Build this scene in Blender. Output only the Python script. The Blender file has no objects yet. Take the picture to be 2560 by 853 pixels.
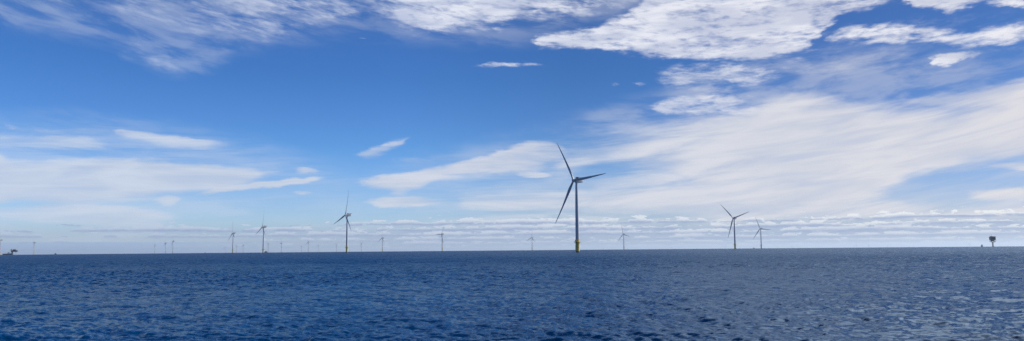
import bpy, bmesh, math, random
import numpy as np
from mathutils import Matrix, Vector

R = math.radians
SC = bpy.context.scene
C = SC.collection

# ------------------------------------------------------------------ camera
EYE = 5.5                      # metres above the water
EARTH = 6.371e6
F = 1923.0                     # focal length in pixels of the 2560 wide photograph
PITCH, ROLL = 5.85, -0.48
cam = bpy.data.cameras.new('camera')
cam.sensor_width = 36.0
cam.lens = F / 2560 * 36.0
cam.clip_start, cam.clip_end = 0.5, 300000
camo = bpy.data.objects.new('camera', cam)
C.objects.link(camo)
CM = Matrix.Rotation(R(90 + PITCH), 4, 'X') @ Matrix.Rotation(R(ROLL), 4, 'Z')
camo.matrix_world = Matrix.Translation((0, 0, EYE)) @ CM
SC.camera = camo

def azel(X, Y):
    """compass direction and elevation (degrees) of a point of the photograph"""
    d = (CM.to_3x3() @ Vector((X - 1280, 426.5 - Y, -F))).normalized()
    return math.degrees(math.atan2(d.x, d.y)), math.degrees(math.asin(d.z))

# ------------------------------------------------------------------ light
SUN_AZ, SUN_EL = 67.0, 36.0
sun = bpy.data.lights.new('sun', 'SUN')
sun.energy = 4.4
sun.angle = R(0.6)
sun.color = (1.0, 0.972, 0.93)
suno = bpy.data.objects.new('sun', sun)
C.objects.link(suno)
sd = Vector((math.sin(R(SUN_AZ)) * math.cos(R(SUN_EL)), math.cos(R(SUN_AZ)) * math.cos(R(SUN_EL)), math.sin(R(SUN_EL))))
suno.rotation_euler = sd.to_track_quat('Z', 'Y').to_euler()
suno.location = (300, 100, 300)

SC.view_settings.view_transform = 'Standard'
SC.view_settings.look = 'None'
SC.view_settings.exposure = 0.0
SC.view_settings.gamma = 1.0
SC.cycles.use_denoising = True
SC.cycles.denoiser = 'OPENIMAGEDENOISE'
SC.cycles.denoising_input_passes = 'RGB_ALBEDO_NORMAL'
SC.cycles.denoising_prefilter = 'NONE'
SC.cycles.max_bounces = 6
SC.cycles.volume_bounces = 0
SC.cycles.sample_clamp_direct = 8.0
SC.cycles.sample_clamp_indirect = 3.0
SC.cycles.caustics_reflective = False
SC.cycles.caustics_refractive = False

# ------------------------------------------------------------------ world: Nishita sky and the clouds in it
world = bpy.data.worlds.new('World')
SC.world = world
world.use_nodes = True
WT = world.node_tree
WT.nodes.clear()
world.cycles.sampling_method = 'MANUAL'
world.cycles.sample_map_resolution = 1024

class E:
    """a tiny expression builder for shader nodes"""
    nt = WT
    def __init__(s, sock): s.s = sock
    @staticmethod
    def put(inp, v):
        if isinstance(v, E): E.nt.links.new(v.s, inp)
        else: inp.default_value = v
    @staticmethod
    def m(op, *a, clamp=False):
        n = E.nt.nodes.new('ShaderNodeMath'); n.operation = op; n.use_clamp = clamp
        for i, v in enumerate(a): E.put(n.inputs[i], v)
        return E(n.outputs[0])
    def __add__(s, o): return E.m('ADD', s, o)
    __radd__ = __add__
    def __sub__(s, o): return E.m('SUBTRACT', s, o)
    def __rsub__(s, o): return E.m('SUBTRACT', o, s)
    def __mul__(s, o): return E.m('MULTIPLY', s, o)
    __rmul__ = __mul__
    def __truediv__(s, o): return E.m('DIVIDE', s, o)

def vec(x, y, z=0.0):
    n = E.nt.nodes.new('ShaderNodeCombineXYZ')
    for i, v in enumerate((x, y, z)): E.put(n.inputs[i], v)
    return E(n.outputs[0])
def sep(v):
    n = E.nt.nodes.new('ShaderNodeSeparateXYZ'); E.put(n.inputs[0], v)
    return [E(o) for o in n.outputs]
def smooth(x, lo, hi, a=0.0, b=1.0, kind='SMOOTHSTEP'):
    n = E.nt.nodes.new('ShaderNodeMapRange'); n.interpolation_type = kind
    for i, v in enumerate((x, lo, hi, a, b)): E.put(n.inputs[i], v)
    return E(n.outputs[0])
def noise(v, scale, detail=4.0, rough=0.5, dist=0.0, colour=False, lac=2.0):
    n = E.nt.nodes.new('ShaderNodeTexNoise'); n.noise_dimensions = '3D'
    E.put(n.inputs['Vector'], v)
    for k, q in (('Scale', scale), ('Detail', detail), ('Roughness', rough), ('Distortion', dist), ('Lacunarity', lac)):
        E.put(n.inputs[k], q)
    return E(n.outputs['Color' if colour else 'Fac'])
def mixc(f, a, b, mode='MIX'):
    n = E.nt.nodes.new('ShaderNodeMix'); n.data_type = 'RGBA'; n.blend_type = mode; n.clamp_factor = True
    E.put(n.inputs[0], f)
    for i, v in ((6, a), (7, b)):
        if isinstance(v, tuple) and len(v) == 3: v = v + (1.0,)
        E.put(n.inputs[i], v)
    return E(n.outputs[2])
def ramp(f, pts, mode='LINEAR'):
    n = E.nt.nodes.new('ShaderNodeValToRGB'); cr = n.color_ramp; cr.interpolation = mode
    E.put(n.inputs[0], f)
    while len(cr.elements) > 1: cr.elements.remove(cr.elements[-1])
    cr.elements[0].position = pts[0][0]; cr.elements[0].color = tuple(pts[0][1]) + (1.0,)
    for p, c in pts[1:]:
        e = cr.elements.new(p); e.color = tuple(c) + (1.0,)
    return E(n.outputs[0])
def lin(r, g, b):
    f = lambda c: (c / 255 / 12.92) if c <= 10 else ((c / 255 + 0.055) / 1.055) ** 2.4
    return (f(r), f(g), f(b))

SKYK = 0.1                                     # strength of the world Background
tc = WT.nodes.new('ShaderNodeTexCoord')
D = E(tc.outputs['Generated'])
dx, dy, dz = sep(D)
az = E.m('MULTIPLY', E.m('ARCTAN2', dx, dy), 57.29578)       # degrees clockwise from north (+Y)
el = E.m('MULTIPLY', E.m('ARCSINE', dz), 57.29578)

sky = WT.nodes.new('ShaderNodeTexSky')
sky.sky_type = 'NISHITA'
sky.sun_disc = False
sky.sun_elevation = R(SUN_EL)
sky.sun_rotation = R(SUN_AZ)
sky.altitude = 0
sky.air_density, sky.dust_density, sky.ozone_density = 1.0, 0.4, 2.0
nish = E(sky.outputs[0])
#@@CALIB
# a clear maritime sky: deeper blue aloft than the model gives, pale towards the horizon
tint = ramp(smooth(el, 0.0, 40.0, kind='LINEAR'), [
    (0.000, (0.58, 0.75, 1.08)), (0.06, (0.53, 0.73, 1.16)), (0.09, (0.49, 0.69, 1.12)), (0.14, (0.38, 0.62, 1.05)), (0.19, (0.28, 0.55, 0.97)),
    (0.24, (0.25, 0.49, 0.90)), (0.31, (0.20, 0.44, 0.82)), (0.36, (0.19, 0.42, 0.80)), (0.46, (0.18, 0.39, 0.74)), (0.60, (0.09, 0.28, 0.55)), (1.0, (0.05, 0.20, 0.42))])
even = ramp(smooth(az, -34.0, 34.0, kind='LINEAR'), [(0.0, (1.5, 1.5, 1.5)), (0.38, (1.3, 1.3, 1.3)), (0.57, (1.0, 1.0, 1.0)), (0.85, (0.92, 0.84, 0.86)), (1.0, (0.88, 0.80, 0.82))])
clear = mixc(1.0, mixc(1.0, nish, tint, 'MULTIPLY'), even, 'MULTIPLY')

# ---- cloud outlines: each ribbon is a list of (x, y_top, y_bottom, amount) read off the photograph, kept as compass direction and elevation
def warp(sx, sy, ax, ay, seed, detail=2.0):
    c = noise(vec(az * sx, el * sy, seed), 1.0, detail, 0.55, colour=True)
    a, b, _ = sep(c)
    return (a - 0.5) * ax, (b - 0.5) * ay
EL0, ELS = -2.0, 40.0
def ribbons(A, Z, items):
    """A, Z: warped azimuth and elevation; returns the strongest of the ribbons"""
    tot = None
    for pts, su, sl in items:
        q = []
        for X, yt, yb, a in pts:
            z0, e1 = azel(X, yt); z1, e0 = azel(X, yb)
            q.append(((z0 + z1) / 2, e1, e0, a))
        a0, a1 = q[0][0], q[-1][0]
        t = smooth(A, a0, a1, kind='LINEAR')
        col = ramp(t, [((z - a0) / (a1 - a0), ((e1 - EL0) / ELS, (e0 - EL0) / ELS, a)) for z, e1, e0, a in q], 'CARDINAL')
        top, bot, am = sep(col)
        zz = (Z - EL0) / ELS
        up = (top - zz) * (ELS * 33.5 / su)
        dn = (zz - bot) * (ELS * 33.5 / sl)
        m = smooth(E.m('MINIMUM', up, dn), -0.5, 0.7) * am
        tot = m if tot is None else E.m('MAXIMUM', tot, m)
    return tot

w1x, w1y = warp(0.16, 0.5, 3.2, 0.9, 3.1)
w2x, w2y = warp(0.7, 2.0, 1.7, 0.46, 7.7, 6.0)
Ac, Zc = az + w1x * 0.5 + w2x, el + w1y * 0.5 + w2y

# --- high thin cirrus: soft, streaked
CIRRUS = [
 # big sheet low on the right
 ([(1310,400,440,0),(1400,365,455,.55),(1500,345,415,.66),(1600,325,440,.74),(1700,300,460,.84),(1800,280,530,.95),(1900,256,545,1.02),(2000,234,545,1.06),(2100,242,545,1.06),(2250,258,455,1.04),(2400,258,430,1.02),(2560,234,410,1.0),(2900,180,380,.8),(3400,100,400,.5)], 70, 70),
 ([(2150,262,300,0),(2300,236,290,.6),(2450,215,290,.85),(2560,198,300,.9),(2800,150,300,.8)], 26, 60),
 ([(1100,500,520,0),(1160,484,528,.62),(1350,478,540,.72),(1550,470,545,.80),(1800,440,560,.86),(2050,445,560,.85),(2130,478,560,.75),(2250,500,560,.70),(2400,505,560,.60),(2560,495,560,.62),(2900,470,560,.6)], 42, 40),
 ([(1380,440,470,0),(1500,440,500,.35),(1700,400,520,.62),(1900,380,520,.8),(2100,380,470,.85),(2200,380,450,.7),(2300,380,440,.0)], 50, 50),
 ([(2380,412,418,0),(2460,403,420,.55),(2560,398,425,.7),(2800,380,430,.6)], 12, 14),
 ([(2380,480,500,0),(2450,474,505,.7),(2560,470,505,.75),(2800,460,500,.5)], 14, 20),
 # bird shaped wisp left of the big turbine
 ([(872,452,462,0),(900,446,470,.75),(960,436,480,.95),(1010,430,483,.98),(1060,420,462,.92),(1150,405,446,.92),(1240,378,440,.92),(1300,358,436,.92),(1345,352,425,.80),(1400,360,410,.55),(1500,380,410,0)], 18, 30),
 ([(1260,430,440,0),(1300,428,446,.6),(1360,432,446,.5),(1400,438,444,0)], 8, 8),
 ([(890,500,506,0),(940,492,516,.72),(1000,488,517,.85),(1060,490,515,.72),(1130,494,512,.25),(1200,500,515,0)], 12, 12),
 ([(872,388,396,0),(900,376,402,.52),(950,358,392,.62),(1000,344,366,.45),(1030,340,350,0)], 14, 26),
 # left sheet
 ([(-500,300,560,.5),(-100,330,560,.7),(0,385,520,.82),(80,400,515,.85),(200,392,518,.88),(350,396,500,.90),(480,404,486,.92),(560,412,484,.90),(640,418,456,.75),(700,422,438,.35),(750,426,432,0)], 22, 34),
 ([(-500,300,360,.3),(0,330,372,.50),(60,332,372,.52),(150,330,374,.62),(220,336,380,.62),(270,352,384,.4),(310,360,380,0)], 34, 26),
 ([(270,322,328,0),(300,324,340,.75),(400,332,360,.72),(470,340,376,.62),(530,350,382,.45),(640,362,376,0)], 10, 30),
 ([(-500,500,570,.5),(0,512,560,.55),(120,500,565,.72),(250,505,572,.78),(350,515,572,.72),(420,528,560,.5),(480,535,550,0)], 20, 30),
 ([(460,486,492,0),(520,472,490,.9),(600,460,478,1.0),(700,449,466,1.0),(780,443,457,.9),(840,438,447,0)], 8, 8),
 ([(370,500,508,0),(410,486,515,.65),(440,486,510,.7),(465,492,500,0)], 10, 12),
 ([(710,420,426,0),(740,415,432,.55),(780,420,434,.7),(820,422,430,0)], 8, 8),
 ([(722,478,482,0),(750,476,486,.6),(780,478,486,.5),(800,480,484,0)], 6, 6),
 ([(580,524,528,0),(612,524,538,.28),(640,528,534,0)], 8, 8),
 ([(590,560,572,0),(700,554,590,.30),(900,548,600,.36),(1100,545,600,.40),(1300,530,600,.45),(1700,525,600,.45),(2560,525,600,.4),(3000,520,600,.4)], 22, 40),
 ([(-300,545,640,.6),(0,545,640,.55),(300,560,640,.50),(600,570,640,.36),(800,575,640,.0)], 40, 30),
 # faint veils
 ([(1900,120,240,0),(2050,125,215,.30),(2200,130,225,.38),(2300,140,215,.36),(2420,150,200,.18),(2560,150,180,.1)], 60, 60),
 ([(1440,290,330,0),(1560,290,345,.42),(1660,285,345,.48),(1760,280,330,.35),(1850,270,300,0)], 40, 40),
]
pos = E.m('MAXIMUM', az, 0.0)
elc = el - az * 0.03 - pos * pos * 0.0024                     # cirrus streaks climb to the right
ela = el + (az * 0.05 - az * az * 0.0022)                   # ripples sag on the left, climb on the right
streak = noise(vec(az * 0.13, elc * 1.0, 2.0), 1.0, 7.0, 0.55, 0.5)
fine = noise(vec(az * 0.26, elc * 3.6, 9.0), 1.0, 7.0, 0.60, 0.5)
aaz = E.m('ABSOLUTE', az)
inview = smooth(aaz, 46.0, 74.0, 1.0, 0.0)
Mc = ribbons(Ac, Zc, CIRRUS) * inview
cir = smooth(Mc * 1.10 + (streak - 0.5) * 1.35 + (fine - 0.5) * 0.30, 0.05, 1.12) * smooth(Mc, 0.0, 0.5)

# --- the thinnest veils round them
VEIL = [
 ([(-400,280,500,.3),(0,290,520,.34),(300,300,540,.36),(650,360,560,.30),(900,430,560,.12),(1000,470,560,0)], 60, 60),
 ([(-400,-60,70,.2),(0,-40,75,.26),(150,-40,90,.26),(300,-40,120,.22),(450,-40,190,.24),(600,-40,130,.22),(900,-40,100,.16),(1300,-40,110,.2),(1500,-40,60,.2)], 30, 50),
 ([(1380,300,400,0),(1500,270,400,.30),(1650,240,400,.36),(1800,170,380,.36),(1950,140,340,.30),(2100,120,300,.28),(2300,120,300,.30),(2560,140,300,.22),(2800,140,300,.3)], 60, 60),
 ([(860,440,560,0),(1000,400,560,.22),(1300,340,560,.34),(1500,330,560,.26),(2560,330,560,.26),(2900,330,560,.3)], 60, 60),
]
Mv = ribbons(az + w1x * 0.8 + w2x, el + w1y * 0.8 + w2y, VEIL) * inview
blotch = noise(vec(az * 0.22, ela * 0.8, 55.0), 1.0, 7.0, 0.58, 0.3)
v_lo = smooth(streak * 0.6 + fine * 0.4, 0.36, 0.62, 0.20, 1.15)
v_hi = smooth(blotch, 0.38, 0.62, 0.10, 1.25)
veil = Mv * (v_lo + (v_hi - v_lo) * smooth(el, 7.0, 10.0))

# --- altocumulus higher up: lumpy, broken into ripples
ALTO = [
 # big bright cloud
 ([(1318,98,104,0),(1340,86,118,.90),(1420,74,124,1.1),(1500,58,130,1.3),(1560,30,136,1.45),(1600,0,142,1.5),(1650,-60,146,1.6),(1800,-60,152,1.6),(1900,-60,152,1.45),(1980,-60,140,1.2),(2030,-60,112,.85),(2090,-60,50,.9),(2180,-60,22,.85),(2250,-60,0,.5),(2300,-60,-30,0)], 34, 26),
 # band along the top, left half
 ([(-700,-40,60,.5),(-100,-40,50,.45),(0,-40,44,.42),(100,-40,50,.42),(180,-40,40,.34),(250,-40,44,.40),(320,-60,72,.52),(420,-60,100,.50),(480,-60,108,.54),(560,-60,96,.58),(640,-60,112,.66),(720,-60,100,.64),(800,-60,84,.60),(870,-60,72,.54),(930,-60,50,.56),(990,-60,80,.80),(1060,-60,90,.90),(1150,-60,86,.94),(1240,-60,84,.90),(1300,-60,50,.82),(1360,-60,66,.80),(1420,-60,66,.72),(1480,-60,50,.70),(1560,-60,40,.6),(1640,-60,20,.5)], 30, 60),
 # ripples hanging below it
 ([(240,100,110,0),(290,96,150,.40),(350,70,165,.46),(400,90,182,.48),(440,110,190,.44),(500,140,180,0)], 50, 40),
 ([(630,100,104,0),(655,96,110,.5),(690,98,108,0)], 8, 8),
 ([(895,92,95,0),(908,92,98,.7),(922,93,96,0)], 5, 5),
 # lens
 ([(1162,164,168,0),(1190,158,170,.60),(1240,153,170,.72),(1320,153,168,.64),(1360,157,164,.45),(1395,159,162,0)], 9, 12),
 # small puffs
 ([(1514,210,214,0),(1536,204,221,.60),(1560,210,214,0)], 11, 11), ([(1566,206,210,0),(1602,199,216,.66),(1632,207,212,0)], 11, 11),
 # broken field below the big cloud
 ([(1600,190,200,0),(1660,160,235,.52),(1720,150,236,.62),(1800,150,240,.68),(1880,150,225,.66),(1960,140,200,.62),(2010,130,190,.55),(2060,130,190,0)], 34, 44),
 ([(1580,268,276,0),(1640,250,284,.66),(1700,236,290,.74),(1780,230,290,.78),(1850,236,262,.68),(1900,236,250,.55),(1950,238,246,0)], 26, 24),
 ([(1770,276,280,0),(1800,264,290,.66),(1860,264,290,.66),(1960,276,286,.4),(2000,276,282,0)], 12, 10),
 ([(1840,240,242,0),(1870,235,246,.6),(1905,238,243,0)], 6, 6),
 # bands on the right, thin flecks round them
 ([(1940,90,210,0),(2020,70,230,.30),(2150,40,220,.34),(2300,20,200,.36),(2450,20,190,.34),(2560,10,180,.36),(2800,0,180,.3)], 40, 50),
 ([(2030,98,108,0),(2070,84,112,.70),(2120,62,114,.88),(2200,54,114,.95),(2280,56,112,.88),(2360,66,118,.74),(2420,72,128,.74),(2480,60,120,.88),(2560,46,108,.94),(2700,20,90,.9),(3000,0,80,.8)], 30, 28),
 ([(2420,120,135,0),(2480,112,135,.50),(2560,108,130,.56),(2700,100,120,.5)], 16, 14),
 ([(2305,146,154,0),(2330,132,166,.80),(2370,126,166,.88),(2410,128,150,.70),(2440,126,142,.55),(2460,130,136,0)], 14, 12),
 ([(2240,-30,4,0),(2270,-30,22,.80),(2350,-30,34,.92),(2410,-30,32,.80),(2440,-30,16,.6),(2470,-30,14,.66),(2520,-30,22,.92),(2560,-30,26,.98),(2700,-40,20,.9)], 12, 22),
 ([(1960,140,150,0),(1990,112,150,.3),(2040,108,130,.5),(2100,108,122,0)], 16, 12),
 ([(0,300,306,0),(10,306,338,.5),(40,306,320,.48),(100,316,334,.50),(180,322,334,.48),(250,322,332,0)], 12, 12),
 ([(925,400,404,0),(970,398,408,.34),(1010,392,410,.38),(1050,392,410,.38),(1080,400,408,.34),(1110,404,408,0)], 8, 8),
]
w3x, w3y = warp(0.9, 2.6, 1.7, 0.62, 17.0, 7.0)
Aa, Za = az + w1x * 0.12 + w3x, el + w1y * 0.10 + w3y
lump = noise(vec(az * 0.30 + el * 0.2, ela * 1.05, 4.0), 1.0, 10.0, 0.62, 0.25)
ripple = noise(vec(az * 0.95 + el * 0.5, ela * 3.3, 31.0), 1.0, 8.0, 0.58, 0.3)
Ma = ribbons(Aa, Za, ALTO) * inview
namp = smooth(Ma, 0.85, 1.5, 1.0, 0.35)
alt = smooth(Ma * 1.15 + ((lump - 0.5) * 3.0 + (ripple - 0.5) * 1.6) * namp, 0.04, 1.32) * smooth(Ma, 0.0, 0.60) * smooth(Ma, 0.0, 0.95, 0.35, 1.0)

alt = E.m('POWER', E.m('MAXIMUM', alt, 0.0), 1.45) * smooth(az, -34.0, -6.0, 0.66, 1.0)

# --- out of the photograph: broken cloud overhead and on the sun's side
over = E.m('MAXIMUM', smooth(el + w1y * 2.0, 17.5, 25.0), smooth(el, 2.0, 7.0) * smooth(aaz, 44.0, 75.0))
big = noise(vec(dx / (dz + 0.16), dy / (dz + 0.16), 5.0), 0.9, 9.0, 0.60, 0.4)
cover = smooth(az, -10.0, 26.0, -0.14, 0.17, 'LINEAR') * smooth(az, 90.0, 160.0, 1.0, 0.0)
hi = smooth(big + cover, 0.42, 0.72) * over

# --- low cumulus along the horizon, flat grey bases and bright tops, rows closing up with distance
# row: elevation of the flat base, height of the puffs, how much of the row is filled at the left / at the right, seed
ROWS = [(0.08, 0.30, -0.4, 0.45, 1.0), (0.34, 0.32, -0.4, 0.52, 2.0), (0.66, 0.36, -0.25, 0.58, 3.0),
        (1.02, 0.38, 0.25, 0.60, 4.0), (1.40, 0.42, 0.05, 0.62, 5.0), (1.84, 0.46, -0.8, 0.60, 6.0)]
w4x, w4y = warp(0.5, 0.9, 0.5, 0.20, 27.0, 3.0)
side = smooth(az, -31.0, -4.0, kind='LINEAR')
rows_out = []
for base_, hgt, fl, frr, sd_ in ROWS:
    zz = el + w4y - base_
    n_ = noise(vec((az + w4x) * 0.80, el * 2.6, sd_ * 13.7), 1.0, 9.0, 0.64, 0.1)
    cov = smooth(side, 0.0, 1.0, fl, frr, 'LINEAR')
    lump_ = noise(vec(az * 0.11, 0.0, sd_ * 5.3), 1.0, 3.0, 0.6)
    top_ = ((n_ - 0.5) * 4.6 + (lump_ - 0.5) * 3.0 + cov) * hgt * 1.2
    body = smooth(top_ - zz, -0.01, 0.10) * smooth(zz + (n_ - 0.5) * 0.45, -0.12, 0.14) * smooth(top_, 0.02, 0.15)
    lit = smooth(zz / E.m('MAXIMUM', top_, 0.06) + (n_ - 0.5) * 2.0, 0.10, 0.80)
    rows_out.append((body, lit, base_))

# --- colours of the clouds
k = 1.0 / SKYK
def rad(r, g, b): return tuple(c * k for c in lin(r, g, b))
sunside = smooth(az, -30.0, 34.0, kind='LINEAR')
cir_c = mixc(sunside, rad(205, 216, 234), rad(228, 225, 228))
cir_c = mixc(smooth(streak, 0.35, 0.65), mixc(0.42, cir_c, rad(176, 188, 212)), cir_c)
alt_l = noise(vec(az * 0.16 + 3.0, el * 0.85, 40.0), 1.0, 7.0, 0.52, 0.5)
alt_c = mixc(smooth(alt_l, 0.38, 0.62), mixc(sunside, rad(190, 202, 229), rad(208, 211, 226)), mixc(sunside, rad(222, 229, 245), rad(242, 241, 246)))
hi_c = mixc(sunside, rad(160, 182, 218), rad(240, 244, 252))

vm = WT.nodes.new('ShaderNodeVectorMath'); vm.operation = 'DOT_PRODUCT'
E.put(vm.inputs[0], D); vm.inputs[1].default_value = tuple(sd)
nearsun = smooth(E(vm.outputs['Value']), 0.55, 0.98, 1.15, 3.0, 'LINEAR')
hi_c = mixc(1.0, hi_c, vec(nearsun, nearsun * 1.01, nearsun * 1.04), 'MULTIPLY')
c1 = mixc(hi * 0.92, clear, hi_c)
c1 = mixc(veil, c1, cir_c)
c2 = mixc(cir * 0.93, c1, cir_c)
c3 = mixc(alt * 0.96, c2, alt_c)
# a grey-blue deck of far cumulus seen through miles of air, then the separate rows, far ones first
deck = smooth(el + w4y, 2.1, 1.2) * smooth(el, -0.1, 0.5) * smooth(side, 0.0, 1.0, 0.25, 0.75)
c4 = mixc(deck, c3, mixc(sunside, rad(164, 183, 213), rad(172, 188, 214)))
for body, lit, base_ in rows_out:
    f_ = min(1.0, base_ / 1.7)
    dk = mixc(sunside, rad(150 - 8 * f_, 168 - 6 * f_, 202), rad(158 - 12 * f_, 175 - 12 * f_, 206 - 4 * f_))
    lt = mixc(sunside, rad(190, 204, 226), rad(222 + 20 * f_, 226 + 18 * f_, 232 + 12 * f_))
    c4 = mixc(body * (0.66 + 0.28 * f_), c4, mixc(lit, dk, lt))
# the fog bank lying on the horizon at the left, and thinner murk everywhere else
bank = smooth(el + w4y * 0.15, 0.74, 0.64) * smooth(az, -14.0, -26.0) 
murk = smooth(el, 0.8, -0.1) * 0.60
c5 = mixc(murk, c4, mixc(sunside, rad(158, 184, 216), rad(200, 211, 224)))
c6 = mixc(bank * 0.85, c5, rad(162, 186, 218))
# the side away from the sun, behind the camera, is darker
back = smooth(E.m('ABSOLUTE', az + 113.0), 150.0, 60.0)
bn = smooth(dy, 0.45, -0.35)
c7 = mixc(bn, c6, mixc(1.0, c6, (0.42, 0.50, 0.66), 'MULTIPLY'))
bg = WT.nodes.new('ShaderNodeBackground')
bg.inputs['Strength'].default_value = SKYK
WT.links.new(c7.s, bg.inputs['Color'])
wo = WT.nodes.new('ShaderNodeOutputWorld')
WT.links.new(bg.outputs[0], wo.inputs['Surface'])

# ------------------------------------------------------------------ materials
def material(name, colour, rough=0.5, metal=0.0, var=0.12, scale=0.6, streaks=False, dirt=None):
    m = bpy.data.materials.new(name); m.use_nodes = True
    E.nt = m.node_tree
    b = m.node_tree.nodes['Principled BSDF']
    t = m.node_tree.nodes.new('ShaderNodeTexCoord')
    x, y, z = sep(E(t.outputs['Object']))
    n = noise(vec(x * scale, y * scale, z * (0.12 if streaks else 1.0) * scale), 1.0, 6.0, 0.62)
    dark = tuple(c * (1 - 2.4 * var) for c in (dirt or colour))
    col = mixc(smooth(n, 0.35, 0.62), dark, colour)
    E.put(b.inputs['Base Color'], col)
    E.put(b.inputs['Roughness'], smooth(n, 0.3, 0.7, rough + 0.08, rough - 0.05))
    b.inputs['Metallic'].default_value = metal
    return m
M = dict(
    paint=material('pale_grey_paint', (0.56, 0.58, 0.61), 0.42, var=0.05, scale=0.25, streaks=True),
    blade=material('blade_gelcoat', (0.40, 0.41, 0.43), 0.38, var=0.04, scale=0.2),
    yellow=material('yellow_coating', (0.80, 0.61, 0.13), 0.5, var=0.04, scale=0.7, streaks=True, dirt=(0.60, 0.42, 0.08)),
    growth=material('wet_marine_growth', (0.022, 0.026, 0.018), 0.6, var=0.2, scale=1.5),
    steel=material('galvanised_steel', (0.16, 0.17, 0.18), 0.5, 0.3, scale=1.0),
    dark=material('dark_grey_paint', (0.045, 0.05, 0.06), 0.5, scale=1.0),
    clad=material('blue_grey_cladding', (0.10, 0.13, 0.19), 0.5, var=0.15, scale=0.5),
    module=material('dark_red_paint', (0.11, 0.05, 0.045), 0.5, var=0.15, scale=0.4),
    hull=material('dark_blue_hull_paint', (0.03, 0.05, 0.09), 0.4, scale=0.5),
    white=material('white_ship_paint', (0.78, 0.78, 0.77), 0.4, var=0.05, scale=0.5),
    glass=material('dark_window_glass', (0.02, 0.025, 0.03), 0.1, scale=1.0),
    green=material('green_deck_paint', (0.05, 0.10, 0.07), 0.6, scale=0.8),
)

# ------------------------------------------------------------------ water: one sheet following the curve of the earth
def spectrum_tiles(N, L, bands, seed, lp, wind, spread):
    rng = np.random.default_rng(seed)
    kk = 2 * np.pi * np.fft.fftfreq(N, L / N)
    KX, KY = np.meshgrid(kk, kk, indexing='ij')
    K = np.hypot(KX, KY); K[0, 0] = 1e-6
    kp = 2 * np.pi / lp
    ct = (KX * math.sin(wind) + KY * math.cos(wind)) / K
    S = K ** -3.6 * np.exp(-1.1 * (kp / K) ** 2) * (0.06 + np.abs(ct) ** spread)
    S[0, 0] = 0
    amp = np.sqrt(S) * (rng.normal(size=(N, N)) + 1j * rng.normal(size=(N, N)))
    out = []
    for lo, hi in bands:
        w = ((2 * np.pi / K >= lo) & (2 * np.pi / K < hi))
        a = amp * w
        out.append([np.fft.ifft2(a).real, np.fft.ifft2(-1j * KX / K * a).real, np.fft.ifft2(-1j * KY / K * a).real])
    return out

def sample(tile, x, y, L):
    N = tile[0].shape[0]
    u = (x / L * N) % N; v = (y / L * N) % N
    i = np.floor(u).astype(int) % N; j = np.floor(v).astype(int) % N
    fu = u - np.floor(u); fv = v - np.floor(v)
    i1 = (i + 1) % N; j1 = (j + 1) % N
    return [t[i, j] * (1 - fu) * (1 - fv) + t[i1, j] * fu * (1 - fv) + t[i, j1] * (1 - fu) * fv + t[i1, j1] * fu * fv for t in tile]

def sstep(x, a, b):
    t = np.clip((x - a) / (b - a), 0, 1)
    return t * t * (3 - 2 * t)

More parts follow.
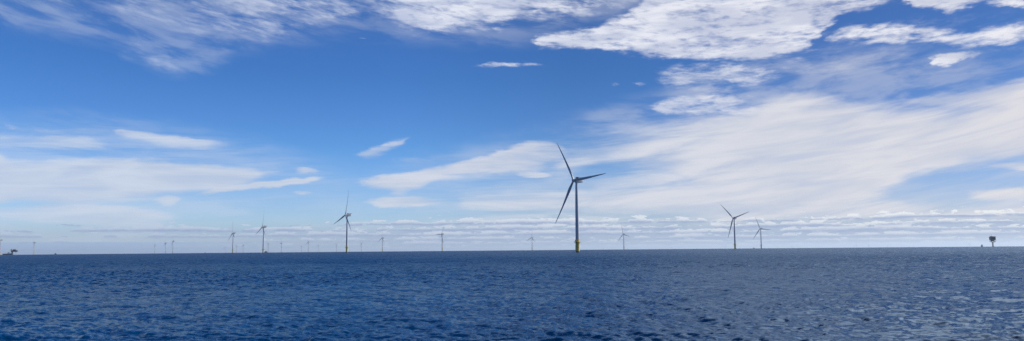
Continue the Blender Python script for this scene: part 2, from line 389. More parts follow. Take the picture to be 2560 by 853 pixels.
RMS = (0.066, 0.054, 0.036)
FMASK, ROUGH0, ROUGH1, BODY = 2.4, 0.07, 0.28, (0.0, 0.026, 0.088)
def build_water():
    rows = [0.0, 2.0, 4.0, 6.0, 8.0, 10.0, 12.0, 14.0, 16.0, 18.0, 20.0, 22.0, 24.0, 25.0]
    r = 26.0
    while r < 70000:
        rows.append(r)
        s = r * r / 4230 / 2.6
        if r < 420: s = min(s, 0.8)
        elif r < 1100: s = min(s, 0.8 + (r - 420) * 0.007)
        s = max(s, 0.17)
        s = min(s, 2500)
        r += s
    rows = np.array(rows[1:])
    fa = np.radians(np.linspace(-40, 40, 1501))
    ca = np.radians(np.arange(42, 319, 2.5))
    az_ = np.concatenate([fa, ca])
    nr, nc = len(rows), len(az_)
    RR, AA = np.meshgrid(rows, az_, indexing='ij')
    x = RR * np.sin(AA); y = RR * np.cos(AA)
    ds = np.gradient(rows)[:, None] * np.ones_like(AA)
    dc = np.gradient(az_)[None, :] * RR
    sp = np.maximum(ds, np.abs(dc))
    wind = R(28)
    L1 = 187.0
    t1 = (spectrum_tiles(1024, L1, [(5.0, 60.0)], 33, 12.0, wind, 7.0) + spectrum_tiles(1024, L1, [(1.6, 5.0)], 46, 3.2, wind, 3.0)
          + spectrum_tiles(1024, L1, [(0.55, 1.6)], 47, 3.2, wind, 1.6))
    rms = [RMS[i] / t1[i][0].std() for i in range(3)]
    L2 = 41.0
    t2 = spectrum_tiles(512, L2, [(0.28, 0.6)], 9, 9.0, wind, 1.2)[0]
    rot = 0.35
    x1, y1 = x * math.cos(rot) - y * math.sin(rot), x * math.sin(rot) + y * math.cos(rot)
    H = np.zeros_like(x); DX = np.zeros_like(x); DY = np.zeros_like(x)
    gust = 1.0 + 0.0 * x
    tg = sample(spectrum_tiles(256, 1900.0, [(60, 1000)], 3, 300.0, wind, 1.0)[0], x, y, 1900.0)[0]
    gust = 1.0 + 0.20 * np.clip(tg / (tg.std() + 1e-9), -2, 1.2)
    for tile, a, b, kh in zip(t1, (4.0, 1.4, 0.5), (9.0, 3.2, 1.1), rms):
        w = (1 - sstep(sp, a, b)) * kh
        h, ddx, ddy = sample(tile, x1, y1, L1)
        H += h * w; DX += ddx * w * 1.0; DY += ddy * w * 1.0
    s2 = 0.0058 / t2[0].std()
    h, ddx, ddy = sample(t2, x, y, L2)
    w = (1 - sstep(sp, 0.22, 0.5)) * s2 * gust
    H += h * w; DX += ddx * w; DY += ddy * w
    cr, sr = math.cos(-rot), math.sin(-rot)
    GX = DX * cr - DY * sr; GY = DX * sr + DY * cr
    H *= gust
    calm = sstep(RR, 3, 12)
    X = x + GX * calm * 0.6; Y = y + GY * calm * 0.6
    Z = H - (X ** 2 + Y ** 2) / (2 * EARTH)
    co = np.empty((nr * nc + 1, 3), np.float32)
    co[:-1, 0] = X.ravel(); co[:-1, 1] = Y.ravel(); co[:-1, 2] = Z.ravel()
    co[-1] = (0, 0, 0)
    idx = np.arange(nr * nc).reshape(nr, nc)
    nxt = np.roll(idx, -1, axis=1)
    q = np.stack([idx[:-1], idx[1:], nxt[1:], nxt[:-1]], axis=-1).reshape(-1, 4)[:, ::-1]
    tri = np.stack([np.full(nc, nr * nc), idx[0], nxt[0]], axis=-1)[:, ::-1]
    me = bpy.data.meshes.new('sea_water')
    me.vertices.add(len(co)); me.vertices.foreach_set('co', co.ravel())
    loops = np.concatenate([q.ravel(), tri.ravel()]).astype(np.int32)
    me.loops.add(len(loops)); me.loops.foreach_set('vertex_index', loops)
    nf = len(q) + len(tri)
    me.polygons.add(nf)
    st = np.concatenate([np.arange(len(q)) * 4, len(q) * 4 + np.arange(len(tri)) * 3]).astype(np.int32)
    me.polygons.foreach_set('loop_start', st)
    me.polygons.foreach_set('use_smooth', np.ones(nf, bool))
    me.update(calc_edges=True); me.validate()
    print('water verts', len(co), 'rows', nr)
    return me

mw = bpy.data.materials.new('sea_water'); mw.use_nodes = True
E.nt = mw.node_tree
b = mw.node_tree.nodes['Principled BSDF']
geo = mw.node_tree.nodes.new('ShaderNodeNewGeometry')
px, py, pz = sep(E(geo.outputs['Position']))
nx_, ny_, nz_ = sep(E(geo.outputs['Normal']))
dist = E.m('SQRT', px * px + py * py)
far = smooth(dist, 60.0, 420.0)
# ripples too small for the mesh: small ones everywhere, wavelets of a metre or two once the mesh gets too coarse for them
wu, wv = px * 0.47 + py * 0.88, px * 0.88 - py * 0.47          # along the travel of the waves, along their crests
r1, r2, _ = sep(noise(vec(wv * 0.5, wu, 0.0), 3.0, 3.0, 0.6, 0.3, colour=True))
g1, g2, _ = sep(noise(vec(wv * 0.45, wu, 7.0), 0.8, 3.0, 0.55, 0.3, colour=True))
b1, b2, _ = sep(noise(vec(wv * 0.4, wu, 3.0), 0.17, 2.0, 0.5, 0.0, colour=True))
patch = noise(vec(px * 0.5, py * 0.18, 1.0), 0.02, 4.0, 0.6)
lanes = noise(vec(wv * 0.17, wu * 0.016, 21.0), 1.0, 5.0, 0.62)            # ruffled and calmer lanes drawn out by the wind
amp = smooth(patch, 0.3, 0.7, 0.80, 1.25) * smooth(lanes, 0.36, 0.64, 0.45, 1.65)
fr = (0.75) * amp
ga = smooth(dist, 50.0, 260.0, 0.4, 1.5) * amp
sx = (r1 - 0.5) * fr + (g1 - 0.5) * ga + (b1 - 0.5) * far * 0.5
sy = (r2 - 0.5) * fr + (g2 - 0.5) * ga + (b2 - 0.5) * far * 0.5
nrm = mw.node_tree.nodes.new('ShaderNodeVectorMath'); nrm.operation = 'NORMALIZE'
E.put(nrm.inputs[0], vec(nx_ + sx, ny_ + sy, nz_))
NRM = E(nrm.outputs[0])
nt = mw.node_tree
nt.nodes.remove(b)
lw = nt.nodes.new('ShaderNodeLayerWeight'); E.put(lw.inputs['Normal'], NRM)
fc = E(lw.outputs['Facing'])
fres = 0.02 + 0.98 * E.m('POWER', fc, 5.0)
# wave crests hide one another at grazing angles, which keeps a rough sea from ever mirroring fully
fres = fres / (1.0 + fres * smooth(dist, 45.0, 600.0, FMASK, 3.6))
gl = nt.nodes.new('ShaderNodeBsdfGlossy'); gl.distribution = 'GGX'
E.put(gl.inputs['Color'], (0.78, 0.93, 1, 1)); E.put(gl.inputs['Normal'], NRM)
E.put(gl.inputs['Roughness'], smooth(dist, 40.0, 900.0, ROUGH0, ROUGH1) * smooth(lanes, 0.36, 0.64, 0.7, 1.35))
df = nt.nodes.new('ShaderNodeBsdfDiffuse'); E.put(df.inputs['Color'], BODY + (1.0,)); E.put(df.inputs['Normal'], NRM)
ms = nt.nodes.new('ShaderNodeMixShader'); E.put(ms.inputs[0], fres)
nt.links.new(df.outputs[0], ms.inputs[1]); nt.links.new(gl.outputs[0], ms.inputs[2])
nt.links.new(ms.outputs[0], nt.nodes['Material Output'].inputs['Surface'])
wat = bpy.data.objects.new('water', build_water())
wat['kind'] = 'structure'
wat.data.materials.append(mw)
C.objects.link(wat)

# ------------------------------------------------------------------ mesh helpers
def ring_loft(bm, rings, cap=True):
    vs = [[bm.verts.new(p) for p in ring] for ring in rings]
    n = len(vs[0])
    for a, b_ in zip(vs, vs[1:]):
        for i in range(n):
            bm.faces.new((a[i], a[(i + 1) % n], b_[(i + 1) % n], b_[i]))
    if cap:
        bm.faces.new(vs[0][::-1]); bm.faces.new(vs[-1])
def lathe(bm, prof, n=32, cx=0, cy=0):
    ring_loft(bm, [[(cx + r * math.cos(2 * math.pi * i / n), cy + r * math.sin(2 * math.pi * i / n), z) for i in range(n)] for r, z in prof])
def tube(bm, a, b_, r, n=8, r2=None):
    a, b_ = Vector(a), Vector(b_); d = (b_ - a).normalized()
    u = d.orthogonal().normalized(); v = d.cross(u); r2 = r if r2 is None else r2
    ring_loft(bm, [[tuple(p + (u * math.cos(t) + v * math.sin(t)) * rr) for t in [2 * math.pi * i / n for i in range(n)]] for p, rr in ((a, r), (b_, r2))])
def box(bm, x0, x1, y0, y1, z0, z1, bev=0.0):
    r = bmesh.ops.create_cube(bm, size=1.0)
    for v in r['verts']:
        v.co = Vector(((x0 + x1) / 2 + v.co.x * (x1 - x0), (y0 + y1) / 2 + v.co.y * (y1 - y0), (z0 + z1) / 2 + v.co.z * (z1 - z0)))
    if bev:
        es = list({e for v in r['verts'] for e in v.link_edges})
        bmesh.ops.bevel(bm, geom=es, offset=bev, segments=3, affect='EDGES', profile=0.5)
def obj(name, bm, mat, parent=None, smooth_=False, loc=None):
    me = bpy.data.meshes.new(name)
    bmesh.ops.recalc_face_normals(bm, faces=bm.faces)
    bm.to_mesh(me); bm.free()
    for m_ in (mat if isinstance(mat, (list, tuple)) else [mat]): me.materials.append(m_)
    if smooth_: me.shade_smooth(); me.set_sharp_from_angle(angle=R(40))
    o = bpy.data.objects.new(name, me); C.objects.link(o)
    if parent is not None: o.parent = parent
    if loc: o.location = loc
    return o
def thing(name, label, cat, group=None):
    o = bpy.data.objects.new(name, None); C.objects.link(o)
    o.empty_display_size = 5
    o['label'] = label; o['category'] = cat
    if group: o['group'] = group
    return o
def place(o, X, dist, rot=0.0):
    """stand a thing on the curved sea, in compass direction of photograph column X, at dist metres"""
    a = R(azel(X, 626.0 - 0.0084 * (X - 1280))[0])
    o.location = (dist * math.sin(a), dist * math.cos(a), -dist * dist / (2 * EARTH))
    o.rotation_euler = (0, 0, rot)

# ------------------------------------------------------------------ wind turbine
HUB, BL = 110.0, 75.0
TILT = R(5)
def blade_mesh():
    bm = bmesh.new()
    prof = []
    n = 20
    st = [(1.2, 3.0, 1.0, 20), (4, 3.0, 1.0, 20), (8, 3.5, .72, 17), (12, 4.4, .48, 13), (16, 5.0, .36, 10), (22, 4.7, .29, 7.5), (30, 4.0, .25, 5),
          (40, 3.2, .22, 3), (50, 2.5, .20, 1.5), (60, 1.9, .18, .5), (67, 1.45, .17, 0), (72, 1.0, .16, -.5), (74.3, .55, .15, -.5), (75, .16, .15, -.5)]
    rings = []
    for r, ch, th, tw in st:
        tw = R(tw + 6)
        fwd = -3.6 * (r / 75.0) ** 2.2
        ring = []
        for i in range(n):
            t = 2 * math.pi * i / n
            cx_ = math.cos(t) * 0.5
            blend = min(1.0, max(0.0, (1.0 - th) / 0.5))
            cy_ = math.sin(t) * 0.5 * th * (1.0 if blend == 0 else (1 - 0.45 * blend * (0.5 - cx_)))
            u = (cx_ + 0.12 * blend * -1) * ch
            v = cy_ * ch
            ring.append((-u * math.cos(tw) - v * math.sin(tw), fwd + u * math.sin(tw) - v * math.cos(tw), r))
        rings.append(ring)
    ring_loft(bm, rings)
    return bm

def make_turbine():
    t = thing('wind_turbine', '', 'wind turbine')
    # foundation: dark wet foot and yellow transition piece
    bm = bmesh.new(); lathe(bm, [(3.05, 1.6), (3.05, 15.4), (3.22, 15.5), (3.22, 16.0), (2.95, 16.1), (2.9, 19.2), (3.02, 19.3), (3.02, 19.7)], 40)
    f = obj('foundation', bm, M['yellow'], t, True)
    bm = bmesh.new(); lathe(bm, [(3.0, -9.0), (3.0, 1.598)], 40)
    lathe(bm, [(3.08, 0.2), (3.08, 1.1)], 40)
    obj('waterline_band', bm, M['growth'], f, True)
    bm = bmesh.new()
    for s in (-0.75, 0.75):
        tube(bm, (-4.15, s, -2.0), (-4.15, s, 11.0), 0.17); tube(bm, (-4.15, s, 11.0), (-3.0, s, 11.8), 0.17)
        for z in (2.6, 6.8): tube(bm, (-3.0, s, z), (-4.15, s, z), 0.12)
    for z in np.arange(-1.0, 11.0, 0.6): tube(bm, (-3.7, -0.3, float(z)), (-3.7, 0.3, float(z)), 0.04, 6)
    for s in (-0.3, 0.3): tube(bm, (-3.7, s, -1.2), (-3.7, s, 15.6), 0.06, 6)
    obj('boat_landing', bm, M['yellow'], f)
    # service platform
    bm = bmesh.new(); lathe(bm, [(3.24, 15.3), (4.9, 15.55), (5.0, 15.75), (5.0, 16.0), (3.24, 16.0)], 40)
    for i in range(8):
        a = 2 * math.pi * (i + .5) / 8
        tube(bm, (3.1 * math.cos(a), 3.1 * math.sin(a), 13.2), (4.7 * math.cos(a), 4.7 * math.sin(a), 15.5), 0.14, 6)
    box(bm, -6.6, -4.6, -1.6, 1.6, 15.6, 15.95)
    p = obj('platform', bm, M['yellow'], t)
    bm = bmesh.new()
    pts = [(4.9 * math.cos(a), 4.9 * math.sin(a)) for a in [R(22 + 316 * i / 24 - 180 + 0) for i in range(25)]]
    pts = [(6.5, -1.5)] + pts[:] + [(6.5, 1.5)]
    pts = [(4.9 * math.cos(R(-158 + 316 * i / 24)), 4.9 * math.sin(R(-158 + 316 * i / 24))) for i in range(25)]
    pts = [(-6.5, -1.5)] + pts + [(-6.5, 1.5)]
    for i, (u, v) in enumerate(pts):
        tube(bm, (u, v, 15.9), (u, v, 17.15), 0.05, 6)
        u2, v2 = pts[(i + 1) % len(pts)]
        for z in (16.55, 17.12): tube(bm, (u, v, z), (u2, v2, z), 0.05, 6)
    obj('railing', bm, M['yellow'], p)
    bm = bmesh.new()
    tube(bm, (-5.7, 0.9, 15.9), (-5.7, 0.9, 19.0), 0.30, 10, 0.24)
    tube(bm, (-5.7, 0.9, 18.8), (-3.9, 2.4, 21.6), 0.20, 8, 0.14)
    tube(bm, (-5.7, 0.9, 17.2), (-4.7, 1.75, 20.3), 0.12, 8)
    box(bm, -6.25, -5.2, 0.4, 1.4, 17.6, 18.9, 0.1)
    obj('davit_crane', bm, M['dark'], p)
    # tower
    bm = bmesh.new(); lathe(bm, [(2.85, 19.7), (2.85, 20.0), (2.8, 45), (2.94 - .26, 45.02), (2.45, 72), (2.1, 92), (1.75, HUB - 3.4), (1.95, HUB - 3.3), (1.95, HUB - 2.9)], 40)
    tw = obj('tower', bm, M['paint'], t, True)
    bm = bmesh.new(); box(bm, -0.55, 0.55, -2.93, -2.75, 20.1, 22.6, 0.03)
    obj('tower_door', bm, M['dark'], tw)
    # nacelle: tapered rounded box along +Y (downwind)
    bm = bmesh.new()
    def sect(y, w, z0, z1, k=0.28):
        pts = []
        for sx, sz, a0 in ((1, 1, 0), (-1, 1, 90), (-1, -1, 180), (1, -1, 270)):
            r_ = k * min(w, (z1 - z0) / 2) * 2
            for j in range(5):
                a = R(a0 + 90 * j / 4)
                cxx = sx * (w - r_); czz = (z1 if sz > 0 else z0) - sz * r_
                pts.append((cxx + r_ * math.cos(a), y, HUB + czz + r_ * math.sin(a)))
        return pts
    ring_loft(bm, [sect(-3.2, 1.9, -2.0, 2.0, .45), sect(-2.7, 2.6, -2.7, 2.8, .35), sect(-1.0, 3.1, -3.05, 3.3), sect(7.5, 3.2, -2.95, 3.4), sect(11.2, 3.0, -2.3, 3.4), sect(11.8, 2.6, -1.9, 3.1)])
    na = obj('nacelle', bm, M['paint'], t, True)
    bm = bmesh.new()
    box(bm, -3.6, 3.6, 4.2, 12.6, 3.75, 4.0)
    for u in np.linspace(-3.55, 3.55, 5):
        for v in (4.3, 12.5): tube(bm, (u, v, 3.3 if 4 < v < 12 else 3.9), (u, v, 5.4), 0.06, 6)
    for v in np.linspace(4.3, 12.5, 6):
        for u in (-3.55, 3.55): tube(bm, (u, v, 3.9), (u, v, 5.4), 0.06, 6)
    for z in (4.5, 4.95, 5.4):
        tube(bm, (-3.55, 4.3, z), (-3.55, 12.5, z), 0.06, 6); tube(bm, (3.55, 4.3, z), (3.55, 12.5, z), 0.06, 6)
        tube(bm, (-3.55, 12.5, z), (3.55, 12.5, z), 0.06, 6); tube(bm, (-3.55, 4.3, z), (3.55, 4.3, z), 0.06, 6)
    for u in (-2.4, 2.4):
        for v in (5.2, 10.6): tube(bm, (u, v, 2.9), (u, v, 3.8), 0.14, 6)
    obj('hoist_deck', bm, M['dark'], na, loc=(0, 0, HUB))
    bm = bmesh.new()
    box(bm, -2.6, 2.6, 0.2, 2.6, 3.3, 5.6, 0.25)
    obj('cooler', bm, M['dark'], na, loc=(0, 0, HUB))
    bm = bmesh.new(); tube(bm, (1.6, 3.4, 3.2), (1.6, 3.4, 6.6), 0.07, 6); tube(bm, (1.2, 3.4, 6.3), (2.0, 3.4, 6.3), 0.06, 6)
    obj('wind_vane', bm, M['steel'], na, loc=(0, 0, HUB))
    # hub with spinner, origin at the rotor centre
    bm = bmesh.new()
    rings = []
    for y, r_ in ((2.4, 1.7), (2.0, 2.15), (0.8, 2.35), (-0.8, 2.3), (-1.8, 1.95), (-2.6, 1.35), (-3.05, .7), (-3.2, .12)):
        rings.append([(r_ * math.cos(2 * math.pi * i / 28), y, r_ * math.sin(2 * math.pi * i / 28)) for i in range(28)])
    ring_loft(bm, rings)
    h = obj('hub', bm, M['paint'], t, True)
    bl = [obj('blade', blade_mesh(), M['blade'], t, True)]
    for _ in range(2):
        c = bl[0].copy(); C.objects.link(c); c.parent = t; bl.append(c)
    return t

def pose(t, phase):
    rc = Matrix.Translation((0, -6.0, HUB + 0.5)) @ Matrix.Rotation(-TILT, 4, 'X')
    kk = 0
    for c in t.children:
        if c.name.startswith('hub'): c.matrix_basis = rc @ Matrix.Rotation(R(phase), 4, 'Y')
        elif c.name.startswith('blade'):
            c.matrix_basis = rc @ Matrix.Rotation(R(phase + 120 * kk), 4, 'Y'); kk += 1
def copy_tree(o, parent=None):
    c = o.copy(); C.objects.link(c); c.parent = parent
    for ch in list(o.children):
        copy_tree(ch, c)
    return c

def dist_for(p, H=HUB):
    """distance at which a point H metres up shows p photograph pixels above the sea horizon"""
    lo, hi = 300.0, 60000.0
    dip = math.sqrt(2 * EYE / EARTH)
    for _ in range(60):
        m_ = (lo + hi) / 2
        q = F * ((H - EYE) / m_ - m_ / (2 * EARTH) + dip)
        if q > p: lo = m_
        else: hi = m_
    return lo

YAW = R(-53)
#  base column, hub height above horizon (px), blade phase, label
TURB = [
 (1444, 172, -33, 'largest and nearest wind turbine, pale tower on a tall yellow foundation below the horizon line'),
 (867, 88.7, 10, 'second largest wind turbine, pale tower on yellow foot, standing alone left of the biggest one'),
 (658, 60, 5, 'mid-sized turbine with bright sunlit tower, a dark vessel just right of its foot'),
 (582, 45, -8, 'slim sunlit turbine with edge-on rotor, next left of the one beside the dark vessel'),
 (1838, 72, -46, 'dark turbine with two blades raised in a V, taller one of the right-hand pair'),
 (1903.5, 46, -24, 'shorter dark turbine just right of the one with two blades raised in a V'),
 (1105.5, 41, 30, 'small grey turbine with one blade pointing left, midway between the two largest turbines'),
 (956, 32.5, 2, 'small grey turbine with one blade straight up, right of the second largest turbine'),
 (1330.5, 31, 6, 'small faint turbine with one blade straight up, just left of the largest turbine'),
 (1560, 37, -16, 'small grey turbine with a drooping right blade, standing just right of the largest turbine'),
 (903.5, 19, 70, 'tiny faint turbine directly right of the second largest turbine'),
 (841.5, 17, 50, 'tiny faint turbine directly left of the second largest turbine'),
 (795.5, 15, 15, 'tiny pale turbine, second to the left of the second largest turbine'),
 (770.5, 24, -4, 'small dark turbine with two lower blades spread like a roof, between two tinier ones'),
 (754, 14, 35, 'tiny turbine just left of the small dark one with roof-like lower blades'),
 (703.5, 21.5, 22, 'thin grey turbine with edge-on rotor, second to the right of the dark vessel'),
 (670.5, 20, 60, 'faint thin turbine just right of the dark vessel at the mid-sized turbine'),
 (607.7, 18, -10, 'right and taller one of two faint turbines between the slim and the mid-sized one'),
 (591.4, 15, 40, 'left and shorter one of two faint turbines between the slim and the mid-sized one'),
 (563, 13, -30, 'tiny faint turbine alone just left of the slim sunlit turbine with edge-on rotor'),
 (432, 27, 75, 'small pale turbine, rightmost and tallest of the three close together on the left'),
 (413.5, 23, 5, 'small pale turbine with one blade up, middle one of the left three together'),
 (387, 19, -25, 'small dark turbine, leftmost and shortest of the three close together on the left'),
 (85, 24.5, 35, 'small white turbine standing alone between the red-brown platform and the small left boat'),
 (0, 30, 20, 'small turbine cut by the left edge of the photo'),
 (976.5, 4, 10, 'blade tips beyond the horizon, right of the small grey turbine with one blade up'),
 (1068.5, 4.5, 50, 'blade tips beyond the horizon, left of the turbine with a left-pointing blade'),
 (1508.5, 3.5, 0, 'blade tips beyond the horizon, between the largest turbine and the next right of it'),
 (1569, 3, 30, 'blade tips beyond the horizon at the foot of the turbine with a drooping right blade'),
 (1679.5, 3.5, 55, 'blade tips alone beyond the horizon in the gap left of the V-bladed turbine'),
 (1814, 4, 0, 'blade tips of a turbine beyond the horizon, just left of the V-bladed turbine'),
 (1980, 3.5, 20, 'blade tips beyond the horizon, first ones right of the shorter dark turbine'),
 (2136, 3.5, 15, 'fainter left one of two turbine tips close together beyond the horizon at the right'),
 (2141, 5, 5, 'darker right one of two turbine tips close together beyond the horizon at the right'),
 (2172.5, 5.5, 62, 'turbine tip beyond the horizon, right of the two that stand close together'),
 (2219, 2.5, 60, 'barely visible turbine tip beyond the horizon in the middle of the right-hand gap'),
 (2283.5, 3, 25, 'faint turbine tip beyond the horizon, second left of the small dark vessel on the right'),
 (2425, 6, 0, 'turbine tip beyond the horizon, just left of the small dark vessel on the right'),
]
proto = make_turbine()
for i, (X, p, ph, lab) in enumerate(TURB):
    t = proto if i == 0 else copy_tree(proto)
    place(t, X, dist_for(p), YAW)
    pose(t, ph)
    t['label'] = lab
    t['group'] = 'wind turbines of the offshore wind farm'

# ------------------------------------------------------------------ transformer platform on the right (on one leg)
def px_m(d): return d / F
def right_platform():
    t = thing('transformer_platform', 'dark blue-grey box platform with mast standing on a single column at the far right', 'offshore platform')
    bm = bmesh.new(); lathe(bm, [(3.6, -8), (3.6, 1.5), (3.4, 1.6), (3.4, 16.0), (4.2, 19.0), (4.2, 21.5)], 32)
    obj('column', bm, M['green'], t, True)
    bm = bmesh.new()
    # truss deck that flares up from the column, open bay below the house
    for sx_ in (-1, 1):
        for sy_ in (-1, 1):
            tube(bm, (sx_ * 2.5, sy_ * 2.5, 19.5), (sx_ * 14, sy_ * 9, 26.0), 0.7, 8)
            tube(bm, (sx_ * 14, sy_ * 9, 25.5), (sx_ * 14.5, sy_ * 9.5, 31.5), 0.45, 8)
    box(bm, -8, 6, -8, 8, 25.99, 30.2); box(bm, -12, 12, -8, 8, 23.3, 24.2); box(bm, -14.5, 15.0, -9.8, 9.8, 25.2, 26.0)
    obj('support_deck', bm, M['dark'], t)
    bm = bmesh.new()
    v = []
    for (x0, x1, y_, z) in ((-13.5, 13.0, 9.0, 30.0), (-15.0, 13.6, 9.6, 46.0)):
        v.append([(x0, -y_, z), (x1, -y_, z), (x1, y_, z), (x0, y_, z)])
    ring_loft(bm, v)
    bw = obj('topside', bm, M['clad'], t)
    bm = bmesh.new()
    for z in (31.2, 35.5, 40.0, 44.5):
        for s in (-1, 1): box(bm, -14.6, 14.2, s * 9.9 - .35, s * 9.9 + .35, z - .3, z + .3)
    for x_ in np.linspace(-13, 12.5, 7):
        for s in (-1, 1): box(bm, x_ - .2, x_ + .2, s * 9.85 - .25, s * 9.85 + .25, 30.2, 45.7)
    obj('walkway', bm, M['steel'], bw)
    bm = bmesh.new(); box(bm, -16.2, 15.2, -10.8, 10.8, 46.0, 46.8)
    box(bm, 11.0, 15.6, -10.5, 10.5, 46.81, 47.6)
    box(bm, -9, -1, -5, 5, 46.81, 49.2, .2); box(bm, 2, 7, -5, 4, 46.81, 48.4, .2)
    obj('roof_deck', bm, M['dark'], t)
    bm = bmesh.new(); tube(bm, (-4, 0, 46.5), (-4, 0, 60), 0.45, 8, 0.25); tube(bm, (-5.3, 0, 56), (-2.7, 0, 56), 0.12, 6)
    obj('mast', bm, M['steel'], t)
    bm = bmesh.new(); tube(bm, (-14.0, -6, 45), (-14.6, -6, 50), 0.8, 8); tube(bm, (-14.6, -6, 49.5), (-17.0, -7, 54.5), 0.5, 8, .3)
    obj('crane', bm, M['dark'], t)
    return t
t = right_platform(); place(t, 2482.5, 4000, R(-6)); t.scale = (.74, .74, .95)

def left_platform():
    t = thing('offshore_platform', 'red-brown platform on legs with white helideck, beside the dark ship at the far left', 'offshore platform')
    for (x_, y_) in ((-9, -7), (-5, -7), (-9, 7), (-5, 7)):
        bm = bmesh.new(); tube(bm, (x_ * 1.0, y_, -8), (x_ * .95, y_ * .9, 19), 1.3, 12); obj('leg', bm, M['dark'], t, True)
    for (x_, y_) in ((13, -7), (13, 7)):
        bm = bmesh.new(); tube(bm, (x_, y_, -8), (x_ * .95, y_ * .9, 19), 0.7, 12)
        o = obj('leg', bm, M['paint'], t, True); o['label'] = 'slender pale grey leg'
    bm = bmesh.new(); box(bm, -13, 20, -11, 11, 18, 20); box(bm, -8, 20, -9, 9, 20.01, 26, .2); box(bm, -4, 12, -8, 8, 26.01, 33, .2)
    obj('topside', bm, M['module'], t)
    bm = bmesh.new(); box(bm, -13.5, 20.5, -11.2, 11.2, 20.1, 20.5)
    for x_ in np.linspace(-12, 19.5, 10):
        for s in (-1, 1): tube(bm, (x_, s * 10.8, 20.4), (x_, s * 10.8, 21.8), .1, 6)
    obj('walkway', bm, M['steel'], t)
    bm = bmesh.new(); lathe(bm, [(9.5, 27.5), (11.5, 29.0), (11.5, 30.0)], 8, 15.5, 0)
    for a in range(4): tube(bm, (15.5 + 5 * math.cos(a * 1.57 + .8), 5 * math.sin(a * 1.57 + .8), 26), (15.5 + 7 * math.cos(a * 1.57 + .8), 7 * math.sin(a * 1.57 + .8), 28), .4, 6)
    obj('helideck', bm, M['white'], t)
    bm = bmesh.new()
    tube(bm, (-11, -4, 20), (-11, -4, 30), 1.6, 12); box(bm, -14, -8.6, -6.5, -1.5, 28, 33, .3)
    tube(bm, (-12, -4, 32), (-19, -4, 26), .9, 8, .5); tube(bm, (-12, -4, 33), (-10, -4, 37), .8, 8, .4)
    obj('crane', bm, M['hull'], t)
    return t
t = left_platform(); place(t, 33.5, 5600, R(20))

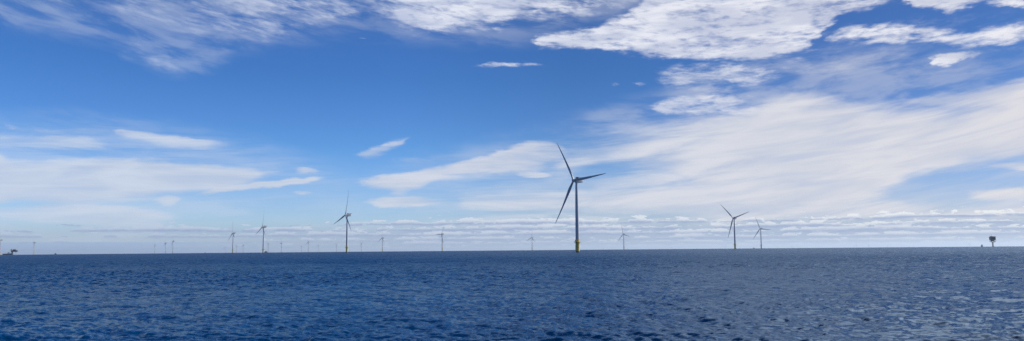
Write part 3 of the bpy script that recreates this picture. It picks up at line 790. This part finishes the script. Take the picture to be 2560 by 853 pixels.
# ------------------------------------------------------------------ ships
def ship(name, label, L, B, D_, house, house_mat, mast_h, aft=False, cat='ship', extra=True):
    t = thing(name, label, cat)
    bm = bmesh.new(); rings = []
    for f_ in np.linspace(0, 1, 15):
        x_ = -L / 2 + L * f_
        w = B / 2 * (1 - max(0, (f_ - .62) / .38) ** 2.2) * (0.88 + .12 * min(1, f_ / .12))
        w = max(w, .12)
        sh = D_ * (1 + .45 * max(0, (f_ - .6) / .4) ** 1.6 + .08 * max(0, (.12 - f_) / .12))
        rake = .06 * L * max(0, (f_ - .8) / .2)
        rings.append([(x_, -w * .55, -2.5), (x_ + rake * .4, -w * .9, 0.3), (x_ + rake, -w, sh), (x_ + rake, w, sh), (x_ + rake * .4, w * .9, .3), (x_, w * .55, -2.5)])
    ring_loft(bm, rings)
    obj('hull', bm, M['hull'], t)
    h0, h1, hh = house
    bm = bmesh.new()
    z = D_ * 1.02
    n_ = max(1, int(round(hh / 2.8)))
    for k_ in range(n_):
        s_ = 1 - .12 * k_
        c_ = (h0 + h1) / 2
        box(bm, (c_ + (h0 - c_) * s_) * L, (c_ + (h1 - c_) * s_) * L, -B * .42 * s_, B * .42 * s_, z + k_ * 2.8 + .01, z + (k_ + 1) * 2.8, .15)
    ho = obj('deckhouse', bm, M[house_mat], t)
    s_ = 1 - .12 * (n_ - 1)
    bm = bmesh.new(); zz_ = z + (n_ - 1) * 2.8
    box(bm, (c_ + (h0 - c_) * s_) * L - .06, (c_ + (h1 - c_) * s_) * L + .06, -B * .42 * s_ - .06, B * .42 * s_ + .06, zz_ + 1.2, zz_ + 2.2)
    obj('window_band', bm, M['glass'], ho)
    bm = bmesh.new(); top = z + n_ * 2.8
    tube(bm, (c_ * L, 0, top - .1), (c_ * L, 0, top + mast_h), .22, 8, .1)
    tube(bm, (c_ * L, -1.5, top + mast_h * .6), (c_ * L, 1.5, top + mast_h * .6), .1, 6)
    obj('mast', bm, M['steel'], t)
    if extra:
        bm = bmesh.new()
        tube(bm, (-L * .2, B * .2, D_), (-L * .2, B * .2, D_ + 4.5), .7, 10)
        tube(bm, (-L * .2, B * .2, D_ + 4.2), (-L * .38, B * .1, D_ + 6.5), .4, 8, .2)
        obj('crane', bm, M['steel'], t)
    return t
t = ship('ship', 'long dark ship with white deckhouse, left of the red-brown platform', 50, 12, 6.5, (.02, .30, 8.4), 'white', 4)
place(t, 18.5, 5600, R(8))
t = ship('ship', 'blue-grey vessel lying right of the foot of the mid-sized turbine', 24, 8, 4.0, (-.35, .35, 5.6), 'clad', 3.5)
place(t, 664.5, 6200, R(25))
t = ship('ship', 'small dark vessel between the last turbine tip and the transformer platform at the right', 16, 8, 3.5, (-.3, .3, 8.4), 'hull', 2.0, extra=False)
place(t, 2455, 5400, R(35))
t = ship('ship', 'small dark boat alone on the horizon between the left lone turbine and three turbines', 17, 5, 2.4, (-.15, .2, 5.6), 'clad', 2.5, cat='boat', extra=False)
place(t, 138.5, 6000, R(5))
t = ship('ship', 'small dark boat just left of the foot of the shorter dark turbine', 14, 5, 2.2, (-.1, .3, 2.8), 'dark', 4.0, cat='boat', extra=False)
place(t, 1884.5, 6500, R(30))
t = ship('ship', 'tiny boat with a thin mast on the horizon, right of the three turbines', 12, 4, 2.0, (-.2, .2, 2.8), 'dark', 12.0, cat='boat', extra=False)
place(t, 513, 8000, R(15))

# ------------------------------------------------------------------ haze
HAZE = 2.3e-5
if HAZE:
    hm = bpy.data.materials.new('sea_haze'); hm.use_nodes = True
    nt = hm.node_tree; nt.nodes.clear()
    pv = nt.nodes.new('ShaderNodeVolumePrincipled')
    pv.inputs['Color'].default_value = (0.72, 0.85, 1.0, 1.0)
    pv.inputs['Density'].default_value = HAZE
    pv.inputs['Anisotropy'].default_value = 0.3
    mo = nt.nodes.new('ShaderNodeOutputMaterial')
    nt.links.new(pv.outputs[0], mo.inputs['Volume'])
    bm = bmesh.new(); box(bm, -71000, 71000, -71000, 71000, -71000 ** 2 / EARTH - 5, 205)
    o = obj('haze', bm, hm); o['kind'] = 'stuff'
